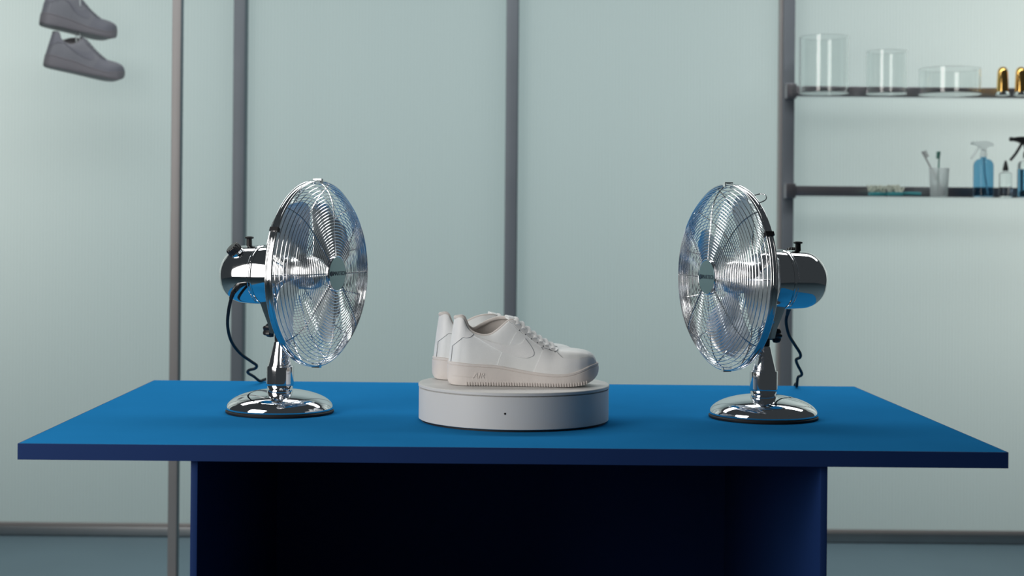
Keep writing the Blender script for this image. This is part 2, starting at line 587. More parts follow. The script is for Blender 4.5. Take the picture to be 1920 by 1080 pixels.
    kf += [tuple(range(N)), tuple((len(lay) - 1) * N + k for k in range(N))]
    MB().add(kv, kf).build('speed_knob', 'black', root, angle=25)
    # oscillation plunger
    OM = Matrix.Translation((-0.0765, 0, HX - 0.002))
    MB().lathe([(0, 0.058), (0.0065, 0.058), (0.0058, 0.063), (0.0055, 0.073), (0.0058, 0.0745), (0.0090, 0.0755), (0.0095, 0.077), (0.0088, 0.0785), (0.004, 0.080), (0, 0.080)], 32, OM).build('oscillation_knob', 'black', root)
    # cord grommet
    # ---- guards
    RR = 0.1845
    SR = 0.083

    def ring(s, r, w, name, mat, parent, seg=120, sides=6):
        pts = [(s, r * math.cos(2 * PI * k / seg), AX + r * math.sin(2 * PI * k / seg)) for k in range(seg)]
        return MB().tube(pts, w, sides, closed=True).build(name, mat, parent)

    def s_front(r):
        t = max(0.0, (r - 0.036) / (RR - 0.036))
        return 0.129 - 0.010 * t - 0.030 * t ** 7

    def s_rear(r):
        t = max(0.0, (r - 0.050) / (RR - 0.050))
        return 0.034 + 0.014 * t + 0.034 * t ** 3.5

    fg = MB()
    for k in range(8):
        a = PI / 8 * 0 + 2 * PI * k / 8
        pts = []
        for i in range(15):
            r = 0.034 + (RR - 0.034) * i / 14
            pts.append((s_front(r) - 0.0016, r * math.cos(a), AX + r * math.sin(a)))
        fg.tube(pts, 0.00135, 6)
    fgo = fg.build('front_guard', 'wire', root)
    NR = 24
    for i in range(NR):
        r = 0.0415 + (RR - 0.005 - 0.0415) * i / (NR - 1)
        ring(s_front(r), r, 0.00082, 'guard_ring', 'wire', fgo)
    rg = MB()
    for k in range(12):
        a = PI / 12 + 2 * PI * k / 12
        pts = []
        for i in range(15):
            r = 0.048 + (RR - 0.048) * i / 14
            pts.append((s_rear(r) + 0.0016, r * math.cos(a), AX + r * math.sin(a)))
        rg.tube(pts, 0.00135, 6)
    rgo = rg.build('rear_guard', 'wire', root)
    NR = 23
    for i in range(NR):
        r = 0.055 + (RR - 0.005 - 0.055) * i / (NR - 1)
        ring(s_rear(r), r, 0.00082, 'guard_ring', 'wire', rgo)
    ring(SR + 0.0075, RR, 0.0022, 'front_rim', 'wire', root, 160, 10)
    ring(SR - 0.0045, RR, 0.0022, 'rear_rim', 'wire', root, 160, 10)
    MB().lathe([(RR + 0.0005, SR - 0.0025), (RR + 0.0020, SR - 0.0015), (RR + 0.0027, SR + 0.0015), (RR + 0.0020, SR + 0.0045), (RR + 0.0005, SR + 0.0055), (RR - 0.0002, SR + 0.0015)], 160, R0, closed=True).build('rim_band', 'chrome', root)
    for a in (90, 152, 270, 28):
        m = Matrix.Translation((SR + 0.0015, 0, AX)) @ Matrix.Rotation(math.radians(a), 4, 'X') @ Matrix.Translation((0, RR, 0))
        c = MB()
        c.box(-0.009, 0.009, 0.0026, 0.0048, -0.0042, 0.0042, m)
        c.box(-0.009, -0.0075, -0.005, 0.0028, -0.0042, 0.0042, m)
        c.box(0.0075, 0.009, -0.005, 0.0028, -0.0042, 0.0042, m)
        c.build('guard_clip', 'black' if a in (28, 152) else 'chrome', root, smooth=False)
    # wire catch on the rim
    m = Matrix.Translation((SR, 0, AX)) @ Matrix.Rotation(math.radians(56), 4, 'X') @ Matrix.Translation((0, RR, 0))
    MB().tube([m @ Vector(p) for p in catmull([(-0.004, 0.002, -0.014), (-0.016, 0.009, -0.013), (-0.021, 0.011, 0.0), (-0.017, 0.006, 0.012), (-0.006, 0.001, 0.014)], 6)], 0.0011, 6).build('safety_catch', 'wire', root)
    # badge
    bd = MB().lathe([(0, 0.124), (0.036, 0.124), (0.0365, 0.128), (0.0358, 0.1305), (0.0345, 0.1312), (0.0335, 0.1305), (0, 0.1305)], 72, R0).build('badge_bezel', 'chrome', root)
    MB().lathe([(0, 0.1290), (0.0330, 0.1290), (0.0330, 0.1310), (0, 0.1314)], 72, R0).build('badge_plate', 'badge', bd)
    v, f = text_geometry('SMARTECH', 0.0115, 0.0001, 0.0, 0.94)
    tm = Matrix.Translation((0.1316, 0.0055, AX)) @ Matrix.Rotation(PI / 2, 4, 'Z') @ Matrix.Rotation(PI / 2, 4, 'X')
    lt = MB().add([tm @ q for q in v], f)
    lt.build('badge_lettering', 'badge_ink', bd, smooth=False)
    MB().lathe([(0.0, 0.1312), (0.0052, 0.1312), (0.0052, 0.1318), (0.0, 0.1318)], 6, Matrix.Translation((0, -0.0255, 0)) @ R0).build('badge_emblem', 'badge_ink', bd, smooth=False)
    # blades
    hb = MB().lathe([(0, 0.022), (0.030, 0.024), (0.033, 0.030), (0.033, 0.078), (0.028, 0.090), (0.012, 0.096), (0, 0.097)], 48, R0).build('blade_hub', 'blade', root)
    for k in range(4):
        a0 = math.radians(30 + 90 * k)
        nr, na = 12, 12
        top, bot = [], []
        for i in range(nr + 1):
            t = i / nr
            r = 0.030 + 0.133 * t
            half = math.radians(15 + 17 * math.sin(min(1, t * 1.25) * PI / 2))
            if t > 0.72:
                half *= math.sqrt(max(0.0, 1 - ((t - 0.72) / 0.30) ** 2.4))
            sweep = math.radians(16) * t
            pitch = math.tan(math.radians(27 - 9 * t))
            for j in range(na + 1):
                q = -1 + 2 * j / na
                an = a0 + sweep + half * q
                s = 0.060 - r * half * q * pitch * 0.55 + 0.006 * q * q * t
                y, z = r * math.cos(an), r * math.sin(an)
                top.append((s + 0.0005, y, AX + z))
                bot.append((s - 0.0005, y, AX + z))
        n = na + 1
        fs = []
        off = len(top)
        for i in range(nr):
            for j in range(na):
                q = (i * n + j, i * n + j + 1, (i + 1) * n + j + 1, (i + 1) * n + j)
                fs.append(q)
                fs.append(tuple(off + e for e in reversed(q)))
        bd_ = [i * n for i in range(nr)] + [nr * n + j for j in range(na)] + [i * n + na for i in range(nr, 0, -1)] + [j for j in range(na, 0, -1)]
        for e in range(len(bd_)):
            a_, b_ = bd_[e], bd_[(e + 1) % len(bd_)]
            fs.append((a_, b_, off + b_, off + a_))
        MB().add(top + bot, fs).build('blade', 'blade', root)
    return root


fanL = make_fan()
fanL.location = (-0.408, 3.137, ZT + 0.0004)
fanL.rotation_euler = (0, 0, math.radians(-24))
tag(fanL, 'chrome desk fan facing right, standing left of the turntable on the blue table', 'fan', 'chrome desk fans on the table')
fanR = copy_tree(fanL)
c_ = Vector((0, 0, 0.2835))
for ch in fanR.children:
    if ch.name.startswith('blade') and not ch.name.startswith('blade_hub'):
        ch.rotation_euler = (math.radians(34), 0, 0)
        ch.location = c_ - Matrix.Rotation(math.radians(34), 3, 'X') @ c_
fanR.location = (0.5690, 3.118, ZT + 0.0004)
fanR.rotation_euler = (0, 0, math.radians(199.5))
tag(fanR, 'chrome desk fan facing left, standing right of the turntable on the blue table', 'fan', 'chrome desk fans on the table')


def cord(fan, pts, grommet):
    inv = (Matrix.Translation(fan.location) @ Matrix.Rotation(fan.rotation_euler.z, 4, 'Z')).inverted()
    path = [inv @ p for p in catmull(pts, 6)]
    c = MB().tube(path, 0.0034, 10).build('power_cord', 'cord', fan)
    g = [inv @ p for p in grommet]
    MB().tube(g, [0.0065, 0.006, 0.0048, 0.004], 14).build('cord_grommet', 'black', c)


pl = [P(446, 537, 3.11), P(437, 549, 3.085), P(429, 580, 3.12), P(427, 612, 3.19), P(434, 640, 3.28), P(450, 662, 3.36), P(470, 677, 3.44), P(481, 685, 3.49),
      P(478, 691, 3.53), P(467, 694, 3.56), P(465, 699, 3.60), P(476, 706, 3.66)]
for u_, y_ in ((487, 3.705), (495, 3.735), (501, 3.758)):
    pl.append(Vector((P(u_, 716, y_).x, y_, ZT + 0.0062)))
e = pl[-1]
pl += [Vector((e.x + 0.004, 3.772, ZT + 0.002)), Vector((e.x + 0.006, 3.7755, ZT - 0.010)), Vector((e.x + 0.007, 3.777, ZT - 0.035)), Vector((e.x + 0.008, 3.779, ZT - 0.10)), Vector((e.x + 0.01, 3.782, 0.45)), Vector((e.x + 0.02, 3.80, 0.1)), Vector((e.x + 0.10, 3.86, 0.006)), Vector((e.x + 0.4, 3.95, 0.006))]
cord(fanL, pl, [P(447, 536, 3.115), P(441, 543, 3.095), P(437, 549, 3.085), P(433, 560, 3.09)])
pr = [P(1484, 566, 3.185), P(1477, 586, 3.21), P(1474, 604, 3.25), P(1479, 627, 3.31), P(1490, 646, 3.40), P(1500, 662, 3.46), P(1500, 670, 3.49), P(1493, 674, 3.52),
      P(1495, 683, 3.55), P(1503, 699, 3.61), P(1502, 704, 3.64), P(1496, 708, 3.67)]
for u_, y_ in ((1494, 3.705), (1493, 3.735), (1493, 3.758)):
    pr.append(Vector((P(u_, 720, y_).x, y_, ZT + 0.0062)))
e = pr[-1]
pr += [Vector((e.x, 3.772, ZT + 0.002)), Vector((e.x, 3.7755, ZT - 0.010)), Vector((e.x, 3.777, ZT - 0.035)), Vector((e.x, 3.779, ZT - 0.10)), Vector((e.x, 3.782, 0.45)), Vector((e.x - 0.02, 3.80, 0.1)), Vector((e.x - 0.10, 3.86, 0.006)), Vector((e.x - 0.4, 3.95, 0.006))]
cord(fanR, pr, [P(1484, 566, 3.185), P(1481, 574, 3.195), P(1478, 582, 3.205), P(1476, 590, 3.215)])

# ------------------------------------------------------------------ sneakers
KC = 4221.0


def CX(c):
    return (c - 290) / KC


def CZz(c):
    return (668 - c) / KC


WS = pchip([0, .0015, .005, .012, .025, .045, .08, .12, .16, .20, .23, .255, .272, .284, .291, .2945, .296],
           [0, .010, .0195, .0285, .0355, .0395, .0405, .0405, .0445, .0510, .0530, .0500, .0425, .0310, .0195, .0105, 0])
ZS = pchip([0, .02, .038, .097, .133, .168, .2156, .24, .263, .287, .296], [.0455, .0445, .0430, .0398, .0340, .0285, .0250, .0278, .0350, .0440, .0455])
ZB = pchip([0, .004, .015, .03, .20, .235, .263, .280, .292, .296], [.0075, .003, .0005, 0, 0, .0005, .0035, .0095, .0185, .024])
ZTOP = pchip([0, .004, .010, .020, .027, .031, .0355, .05, .060, .072, .083, .097, .111, .121, .128, .137, .149, .168, .192, .211, .2227, .251, .27, .280, .286, .2895, .291],
             [.124, .127, .131, .132, .130, .124, .1145, .1027, .0986, .0966, .0978, .1058, .1178, .1255, .1265, .1215, .1125, .0970, .0815, .0725, .0715, .0700, .0670, .0630, .0580, .0515, .0460])
ZTOPM = pchip([0, .004, .010, .020, .027, .031, .038, .05, .066, .083, .100, .115, .124, .130, .137, .149],
              [.124, .127, .131, .132, .130, .124, .1125, .1070, .1150, .1240, .1290, .1300, .1290, .1265, .1215, .1125])
TF = pchip([0, .03, .06, .10, .115, .13, .15, .19, .210, .225, .240, .275, .287, .3], [.62, .68, .72, .70, .60, .48, .42, .37, .36, .36, .36, .34, .2, 0.0])
HP = pchip([0, .1, .2, .24, .3], [2.2, 2.2, 2.3, 3.2, 3.4])
X0U, X1U = 0.0035, 0.2915


def wu(x):
    k = (x - X0U) / (X1U - X0U)
    return max(0.0, WS(k * 0.296) - 0.0042 * min(1.0, 12 * k, 12 * (1 - k)))


def ztop(x, side):
    """the collar is lower on the outer side (-1) than on the inner side (+1)"""
    return ZTOPM(x) if side > 0 and x < 0.149 else ZTOP(x)


def surf(x, h, side=-1):
    """half width and height of the upper at length x, relative height h"""
    zb = ZS(x) - 0.004
    zt = max(ztop(x, side), zb + 0.0005)
    tf = TF(x)
    y = wu(x) * (tf + (1 - tf) * math.sqrt(max(0.0, 1 - h ** HP(x))))
    return y, zb + (zt - zb) * h


def hz(x, z):
    zb = ZS(x) - 0.004
    zt = max(ZTOP(x), zb + 0.0005)
    return min(max((z - zb) / (zt - zb), 0.0), 0.985)


def snormal(x, h, side):
    e = 1e-3
    x1, x2 = max(X0U + 1e-4, x - e), min(X1U - 1e-4, x + e)
    h1, h2 = max(0, h - 0.01), min(0.99, h + 0.01)
    a, b = surf(x1, h, side), surf(x2, h, side)
    c, d = surf(x, h1, side), surf(x, h2, side)
    tx = Vector((x2 - x1, side * (b[0] - a[0]), b[1] - a[1]))
    th = Vector((0, side * (d[0] - c[0]), d[1] - c[1]))
    n = tx.cross(th)
    if n.length < 1e-12:
        return Vector((0, side, 0))
    n.normalize()
    if n.y * side < 0:
        n = -n
    return n


def stations(a, b, n):
    return [a + (b - a) * (0.5 - 0.5 * math.cos(PI * i / n)) for i in range(n + 1)]


HS = [0, .08, .18, .3, .42, .54, .65, .74, .82, .88, .93, .965, .985, 1.0]


def outline(inset, z, n=90):
    """closed plan outline of the sole, pulled in by inset; z is a function of x"""
    xs = stations(0, 0.296, n)
    up = [(x, WS(x)) for x in xs]
    pts = up + [(x, -y) for x, y in reversed(up[1:-1])]
    out = []
    m = len(pts)
    for i in range(m):
        x, y = pts[i]
        x2, y2 = pts[(i + 1) % m]
        x1, y1 = pts[i - 1]
        tx, ty = x2 - x1, y2 - y1
        L = math.hypot(tx, ty) or 1
        nx, ny = ty / L, -tx / L
        out.append((x + nx * inset, y + ny * inset, z(min(max(x, 0), 0.296))))
    return out


def make_shoe(name, mt, mirror=False, air=True):
    """right-foot low sneaker; heel at x=0, toe at +x, outer side at -y"""
    root = empty(name)
    sg = -1 if mirror else 1

    def mk(mb, nm, mat, parent=root, angle=40, smooth=True):
        mb.v = [(p[0] + (0.011 * (p[2] - 0.045) / 0.087 * (1 - p[0] / 0.05) if p[0] < 0.05 and p[2] > 0.045 else 0.0), p[1], p[2]) for p in mb.v]
        if mirror:
            mb.v = [(p[0], -p[1], p[2]) for p in mb.v]
        return mb.build(nm, mt[mat], parent, smooth=smooth, angle=angle)

    # --- sole
    layers = [(.006, lambda x: ZB(x) + .0), (.0015, lambda x: ZB(x) + .0005), (.0006, lambda x: ZB(x) + .003),
              (0, lambda x: ZB(x) + .009), (.0002, lambda x: ZS(x) - .0085), (.0004, lambda x: ZS(x) - .0062),
              (.0018, lambda x: ZS(x) - .0056), (.0018, lambda x: ZS(x) - .0050), (.0006, lambda x: ZS(x) - .0044),
              (.0008, lambda x: ZS(x) - .0012), (.0020, lambda x: ZS(x)), (.006, lambda x: ZS(x))]
    vs_, fs = [], []
    n = None
    for ins, z in layers:
        o = outline(-ins if False else ins * -1 * -1, z)
        # outline normal points inward or outward depending on order: pull towards the centre line
        fixed = []
        for (x, y, zz) in o:
            fixed.append((x, y, zz))
        n = len(fixed)
        vs_ += fixed
    # decide direction of inset (first layer must lie inside the fourth)
    test_in = max(abs(v[1]) for v in vs_[:n])
    test_full = max(abs(v[1]) for v in vs_[3 * n:4 * n])
    if test_in > test_full:
        vs_ = []
        for ins, z in layers:
            vs_ += outline(-ins, z)
    for L in range(len(layers) - 1):
        for k in range(n):
            fs.append((L * n + k, L * n + (k + 1) % n, (L + 1) * n + (k + 1) % n, (L + 1) * n + k))
    half = n // 2
    for base in (0, (len(layers) - 1) * n):
        for i in range(half):
            a, b = base + i, base + i + 1
            c, d = base + (n - i - 1) % n, base + (n - i) % n
            q = []
            for t in (a, b, c, d):
                if t not in q:
                    q.append(t)
            if len(q) >= 3:
                fs.append(tuple(q))
    sole = mk(MB().add(vs_, fs), 'sole', 'sole', angle=35)
    # ridges along the bottom edge
    rd = MB()
    for side in (-1, 1):
        x = 0.040
        while x < 0.275:
            y = WS(x) * side
            zb = ZB(x)
            rd.box(x - .0011, x + .0011, min(y + .0012 * side, y - .003 * side), max(y + .0012 * side, y - .003 * side), zb + .0008, zb + .0075)
            x += 0.0050
    tag(mk(rd, 'tread_ridges', 'sole', sole, smooth=False), kind='stuff')
    if air:
        v, f = text_geometry('AIR', 0.0150, 0.0005, 0.25, 1.0)
        vv = []
        for q in v:
            x = 0.0625 + q.x * sg
            vv.append((0.0625 + (q.x if not mirror else q.x), -WS(x) - 0.0003 - q.z, 0.0195 + q.y))
        mk(MB().add(vv, f), 'sole_lettering', 'sole', sole, smooth=False)
        gl = [(x, -WS(x) - .0001, 0.0185 - 0.002 * (x - 0.012) / 0.04) for x in stations(0.012, 0.050, 10)]
        mk(MB().tube(gl, 0.0006, 5), 'sole_line', 'sole', sole)
    # --- upper shell
    vs_, fs = [], []
    xs = stations(X0U, X1U, 96)
    ncap = 6
    rowlen = len(HS) * 2 + ncap - 1
    XOPEN = 0.123
    for x in xs:
        row = []
        for h in HS:
            y, z = surf(x, h)
            row.append((x, -y, z))
        y, z = surf(x, 1.0)
        for k in range(1, ncap):
            q = -1 + 2 * k / ncap
            crown = 0.10 * y * (1 - q * q)
            row.append((x, q * y, z + crown))
        for h in reversed(HS):
            y, z = surf(x, h, 1)
            row.append((x, y, z))
        vs_ += row
    nh = len(HS)
    for i in range(len(xs) - 1):
        for j in range(rowlen - 1):
            cap = nh - 1 <= j < nh - 1 + ncap
            if cap and xs[i] < 0.196:
                continue
            fs.append((i * rowlen + j, i * rowlen + j + 1, (i + 1) * rowlen + j + 1, (i + 1) * rowlen + j))
    upper = mk(MB().add(vs_, fs), 'upper', 'leather', angle=60)
    # --- tongue under the laces, padded end above the collar
    vs_, fs = [], []
    tx_ = stations(0.112, 0.204, 22)
    for layer in (0, 1):
        for i, x in enumerate(tx_):
            y, z = surf(max(x, 0.124), 1.0)
            zz = z - 0.001 - 0.005 * layer
            if i < 3:
                zz += (0.0022, 0.0010, 0.0003)[i] * (2 * layer - 1)
            if x < 0.140:
                zz += 0.0065 * (0.140 - x) / 0.028
            ww = y * 0.99 if x > 0.13 else y * 0.93
            edge = (0.8, 0.93, 0.98)[i] if i < 3 else 1.0
            for k in range(9):
                q = -1 + k / 4
                vs_.append((x + (0.007 * q * q * (1 - i / 8) if i < 8 else 0), q * ww * edge, zz + 0.14 * y * (1 - q * q) + (0.002 * (1 - layer) if x < 0.135 else 0)))
    m = 9
    off = len(tx_) * m
    for i in range(len(tx_) - 1):
        for k in range(m - 1):
            q = (i * m + k, i * m + k + 1, (i + 1) * m + k + 1, (i + 1) * m + k)
            fs += [q, tuple(off + t for t in reversed(q))]
    for i in range(len(tx_) - 1):
        for k in (0, m - 1):
            fs.append((i * m + k, (i + 1) * m + k, off + (i + 1) * m + k, off + i * m + k))
    for i in (0, len(tx_) - 1):
        for k in range(m - 1):
            fs.append((i * m + k, i * m + k + 1, off + i * m + k + 1, off + i * m + k))
    mk(MB().add(vs_, fs), 'tongue', 'leather', angle=60)
    # --- lining and insole
    vs_, fs = [], []
    lx = stations(0.010, 0.150, 40)
    hl = [0.22, 0.4, 0.6, 0.75, 0.86, 0.94, 0.99]
    for x in lx:
        row = []
        for h in hl:
            y, z = surf(x, h)
            row.append((x, -max(0.0, y - 0.0065), z))
        for h in reversed(hl):
            y, z = surf(x, h, 1)
            row.append((x, max(0.0, y - 0.0065), z))
        vs_ += row
    rl = len(hl) * 2
    for i in range(len(lx) - 1):
        for j in range(rl - 1):
            if j == len(hl) - 1:
                continue
            fs.append((i * rl + j, i * rl + j + 1, (i + 1) * rl + j + 1, (i + 1) * rl + j))
    for j in range(len(hl) - 1):                        # back of the heel
        fs.append((j, j + 1, rl - 2 - j, rl - 1 - j))
    lin = mk(MB().add(vs_, fs), 'lining', 'lining', angle=70)
    ins = MB()
    pts = []
    ix = stations(0.008, 0.20, 24)
    for x in ix:
        y = max(0.001, surf(x, 0.15)[0] - 0.005)
        pts.append((x, -y, ZS(x) + 0.006))
        pts.append((x, y, ZS(x) + 0.006))
    ins.add(pts, [(2 * i, 2 * i + 1, 2 * i + 3, 2 * i + 2) for i in range(len(ix) - 1)])
    mk(ins, 'insole', 'lining', lin)
    # --- padded collar roll following the opening
    path = []
    for x in [0.127 - 0.117 * i / 26 for i in range(27)]:
        y, z = surf(x, 1.0)
        path.append((x, -(y - 0.0025), z - 0.0015))
    y0, z0 = surf(0.010, 1.0)
    for k in range(1, 7):
        a = PI * k / 7
        path.append((0.010 - 0.0045 * math.sin(a), -(y0 - 0.0025) * math.cos(a), z0 - 0.0015))
    for p in reversed(path[:27]):
        path.append((p[0], -p[1], surf(p[0], 1.0, 1)[1] - 0.0015))
    mk(MB().tube(path, 0.0040, 10), 'collar', 'lining', angle=80)
    # --- leather overlays

    def overlay(nm, poly, thick, mat, side, parent=root, seam_shade_dirt=None):
        """poly: (x, h) outline; raised patch with its own edge"""
        bnd = []
        for (xa, ha), (xb, hb) in zip(poly, poly[1:] + poly[:1]):
            L = math.hypot(xb - xa, (hb - ha) * 0.08)
            k = max(1, int(L / 0.0035))
            bnd += [(xa + (xb - xa) * t / k, ha + (hb - ha) * t / k) for t in range(k)]
        SC = 0.08
        pts = [Vector((x, h * SC)) for x, h in bnd]
        nb_ = len(pts)
        xa, xb = min(p.x for p in pts), max(p.x for p in pts)
        ya, yb = min(p.y for p in pts), max(p.y for p in pts)
        g = 0.004
        yy = ya + g / 2
        inner = []
        while yy < yb:
            xx = xa + g / 2
            while xx < xb:
                inner.append(Vector((xx, yy)))
                xx += g
            yy += g
        # keep inner points away from the boundary
        keep = [p for p in inner if min((p - q).length for q in pts) > g * 0.55]
        allp = pts + keep
        r = delaunay_2d_cdt(allp, [(i, (i + 1) % nb_) for i in range(nb_)], [list(range(nb_))], 1, 1e-6)
        ov, _, of = r[0], r[1], r[2]
        top = []
        base = []
        for p in ov:
            x, h = min(max(p.x, X0U + 1e-4), X1U - 1e-4), min(max(p.y / SC, 0), 0.99)
            y, z = surf(x, h, side)
            nn = snormal(x, h, side)
            c = Vector((x, side * y, z))
            top.append(c + nn * thick)
            base.append(c - nn * 0.0008)
        cnt = {}
        for f in of:
            for a, b in zip(f, list(f[1:]) + [f[0]]):
                cnt.setdefault(frozenset((a, b)), []).append((a, b))
        N = len(top)
        fs_ = [tuple(f) for f in of]
        for kx, v in cnt.items():
            if len(v) == 1:
                a, b = v[0]
                fs_.append((b, a, N + a, N + b))
        ob = mk(MB().add(top + base, fs_), nm, mat, parent, angle=50)
        if seam_shade_dirt:
            i0, i1 = seam_shade_dirt
            sp = []
            dense = []
            for (xa_, ha_), (xb_, hb_) in zip(poly[i0:i1], poly[i0 + 1:i1 + 1]):
                dense += [(xa_ + (xb_ - xa_) * t / 6, ha_ + (hb_ - ha_) * t / 6) for t in range(6)]
            dense.append(poly[i1])
            for x, h in dense:
                y, z = surf(x, h, side)
                sp.append(Vector((x, side * y, z)) + snormal(x, h, side) * 0.0005)
            mk(MB().tube(sp, 0.00055, 6), 'seam_shade_dirt', 'seam_shade_dirt', ob)  # thin dark line painting in shade and dirt at the overlay edge
        return ob

    def cp(l):
        out = []
        for q in l:
            x = CX(q[0])
            if len(q) == 3:
                out.append((x, q[2]))
            else:
                out.append((x, hz(x, CZz(q[1]))))
        return out

    heel = cp([(308, 0, .02), (327, 0, .02), (327, 348), (352, 326), (392, 294), (440, 281), (488, 271), (510, 252)]) + \
        [(CX(c), .965) for c in (490, 455, 430, 405, 370, 335, 312)] + [(CX(307), .6)]
    quarter = cp([(700, 0, .02), (742, 392), (800, 345), (862, 232)]) + cp([(925, 252), (1000, 312), (1060, 350), (1076, 374), (1045, 450), (1002, 0, .02)])
    mud = cp([(1000, 0, .02), (1045, 450), (1076, 374), (1120, 376), (1182, 388), (1232, 432), (1285, 441), (1380, 436), (1440, 424), (1478, 436), (1500, 462), (1514, 0, .35), (1517, 0, .02)])
    eye = cp([(800, 148), (862, 205), (925, 250), (1000, 311), (1060, 349), (1120, 366), (1185, 384)]) + \
        [(CX(c), .985) for c in (1200, 1120, 1040, 960, 880, 830, 806)]
    lo = catmull([Vector((a, b, 0)) for a, b in [(512, 264), (600, 312), (700, 367), (742, 388), (830, 421), (930, 437), (984, 426), (1004, 402), (990, 362), (958, 318), (928, 282)]], 3)
    hi_ = catmull([Vector((a, b, 0)) for a, b in [(928, 282), (915, 305), (890, 325), (850, 337), (800, 340), (700, 324), (600, 294), (512, 264)]], 3)
    swoosh = cp([(p.x, p.y) for p in lo[:-1] + hi_[:-1]])
    for side in (-1, 1):
        overlay('heel_counter', heel, .0014, 'overlay', side, seam_shade_dirt=(1, 7))
        overlay('quarter_panel', quarter, .0010, 'leather', side)
        overlay('toe_guard', mud, .0020, 'overlay', side, seam_shade_dirt=(4, 8))
        overlay('eyestay', eye, .0024, 'overlay', side, seam_shade_dirt=(0, 6))
        overlay('side_logo', swoosh, .0022, 'overlay', side, seam_shade_dirt=(9, 21))
        for c in ((767, 460), (953, 482)):
            x = CX(c[0])
            h = hz(x, CZz(c[1]))
            y, z = surf(x, h)
            nn = snormal(x, h, side)
            mm = Matrix.Translation(Vector((x, side * y, z)) + nn * 0.0004) @ nn.to_track_quat('Z', 'Y').to_matrix().to_4x4()
            mk(MB().lathe([(0, 0), (.0013, 0), (.0013, .0005), (0, .0005)], 10, mm), 'vent_hole', 'hole')
    # --- laces and eyelets
    for i in range(7):
        x = 0.1345 + i * (0.2035 - 0.1345) / 6
        y, z = surf(x, 1.0)
        pts = []
        ye, ze = surf(x, 0.93)
        nn = snormal(x, 0.93, -1)
        p0 = Vector((x + .001, -ye, ze)) + nn * 0.0018
        for k in range(11):
            q = -1 + k / 5
            arch = 0.0036 + 0.20 * y * (1 - q * q)
            pts.append((x - 0.003 * (1 - abs(q)), q * y * 0.98, z + arch))
        full = [p0] + pts + [(p0.x, -p0.y, p0.z)]
        mk(MB().tube(full, 0.0054, 10, flat=0.36), 'lace', 'lace')
        for side in (-1, 1):
            h, xe = 0.86, x + 0.0058
            yy, zz = surf(xe, h, side)
            n2 = snormal(xe, h, side)
            mm = Matrix.Translation(Vector((xe, side * yy, zz)) + n2 * 0.0021) @ n2.to_track_quat('Z', 'Y').to_matrix().to_4x4()
            mk(MB().lathe([(0, 0), (.0013, 0), (.0013, .0006), (0, .0006)], 10, mm), 'eyelet', 'hole')
    return root


white = dict(sole=M['sole'], leather=M['leather'], overlay=M['leather2'], lining=M['lining'], lace=M['lace'], hole=M['shoe_hole'], seam_shade_dirt=M['seam_shade_dirt'])
grey = dict(sole=M['g_sole'], leather=M['g_leather'], overlay=M['g_leather2'], lining=M['g_lining'], lace=M['g_lace'], hole=M['hole'], seam_shade_dirt=M['g_seam_shade_dirt'])

ZTT = ZT + TTH
s1 = make_shoe('sneaker', white)
s1.location = (P(837, 720, 2.985).x, 3.018, ZTT + 0.0003)
s1.rotation_euler = (0, 0, math.radians(-1.0))
tag(s1, 'white leather low-top sneaker on the turntable, the nearer of the pair', 'shoe', 'white sneakers on the turntable')
s2 = make_shoe('sneaker', white, mirror=True)
s2.location = (P(810, 700, 3.13).x, 3.122, ZTT + 0.0003)
s2.rotation_euler = (0, 0, math.radians(3.0))
tag(s2, 'white leather low-top sneaker on the turntable, behind its twin with only heel and collar showing', 'shoe', 'white sneakers on the turntable')

h1 = make_shoe('sneaker', grey, air=False)
h1.location = P(80, 124, 5.31)
h1.scale = (0.95, 0.95, 0.95)
h1.rotation_euler = (0, math.radians(9.5), math.radians(27))
tag(h1, 'grey sneaker hanging on strings at upper left, the lower of the two', 'shoe', 'grey sneakers hanging from the rail')
h2 = make_shoe('sneaker', grey, air=False, mirror=True)
h2.location = P(74, 46, 5.31)
h2.scale = (0.95, 0.95, 0.95)
h2.rotation_euler = (0, math.radians(8.0), math.radians(38))
tag(h2, 'grey sneaker hanging at upper left, cut by the top of the picture', 'shoe', 'grey sneakers hanging from the rail')

# strings from the crossbar, threaded through the laces of both shoes
for k, u in enumerate((143.0, 149.5)):
    b = P(u, 77, 5.37)
    m2 = P(u, 12, 5.37)
    pts = [b + Vector((0.004, 0, -0.012)), b, Vector((b.x, 5.37, (b.z + m2.z) / 2)), Vector((b.x, 5.37, m2.z)), Vector((b.x, 5.37, 2.0)), Vector((b.x, 5.37, 2.452))]
    o = MB().tube(pts, 0.0024, 6).build('hanging_string', 'string')
    tag(o, ('left' if k == 0 else 'right') + ' one of two thin pale strings holding the grey sneakers', 'string', 'strings of the hanging sneakers')

# ------------------------------------------------------------------ shelves on the right
SX0 = XM[2] - 0.018
SX1 = mull_x[6] + 0.02
ZU, ZL = 1.606, 1.2505
for z, lab in ((ZU, 'upper clear glass wall shelf with dark steel rail, carrying glass cylinders'), (ZL, 'lower clear glass wall shelf with dark steel rail, carrying spray bottles')):
    sh = tag(empty('wall_shelf', (SX0, 5.5, z)), lab, 'shelf')
    L = SX1 - SX0
    MB().cbox(0, L, 0.008, 0.040, 0.001, 0.037, 0.002).build('rail', 'rail', sh)
    MB().cbox(0.04, L, -0.235, 0.006, -0.008, 0.0, 0.001).build('glass_plate', 'plate', sh)
    MB().cbox(0.001, 0.037, 0.0, 0.043, -0.008, 0.045, 0.002).build('bracket', 'rail', sh)
    MB().cbox(L - 0.037, L - 0.001, 0.0, 0.043, -0.008, 0.045, 0.002).build('bracket', 'rail', sh)


def shelf_x(u, v, Y):
    return P(u, v, Y).x


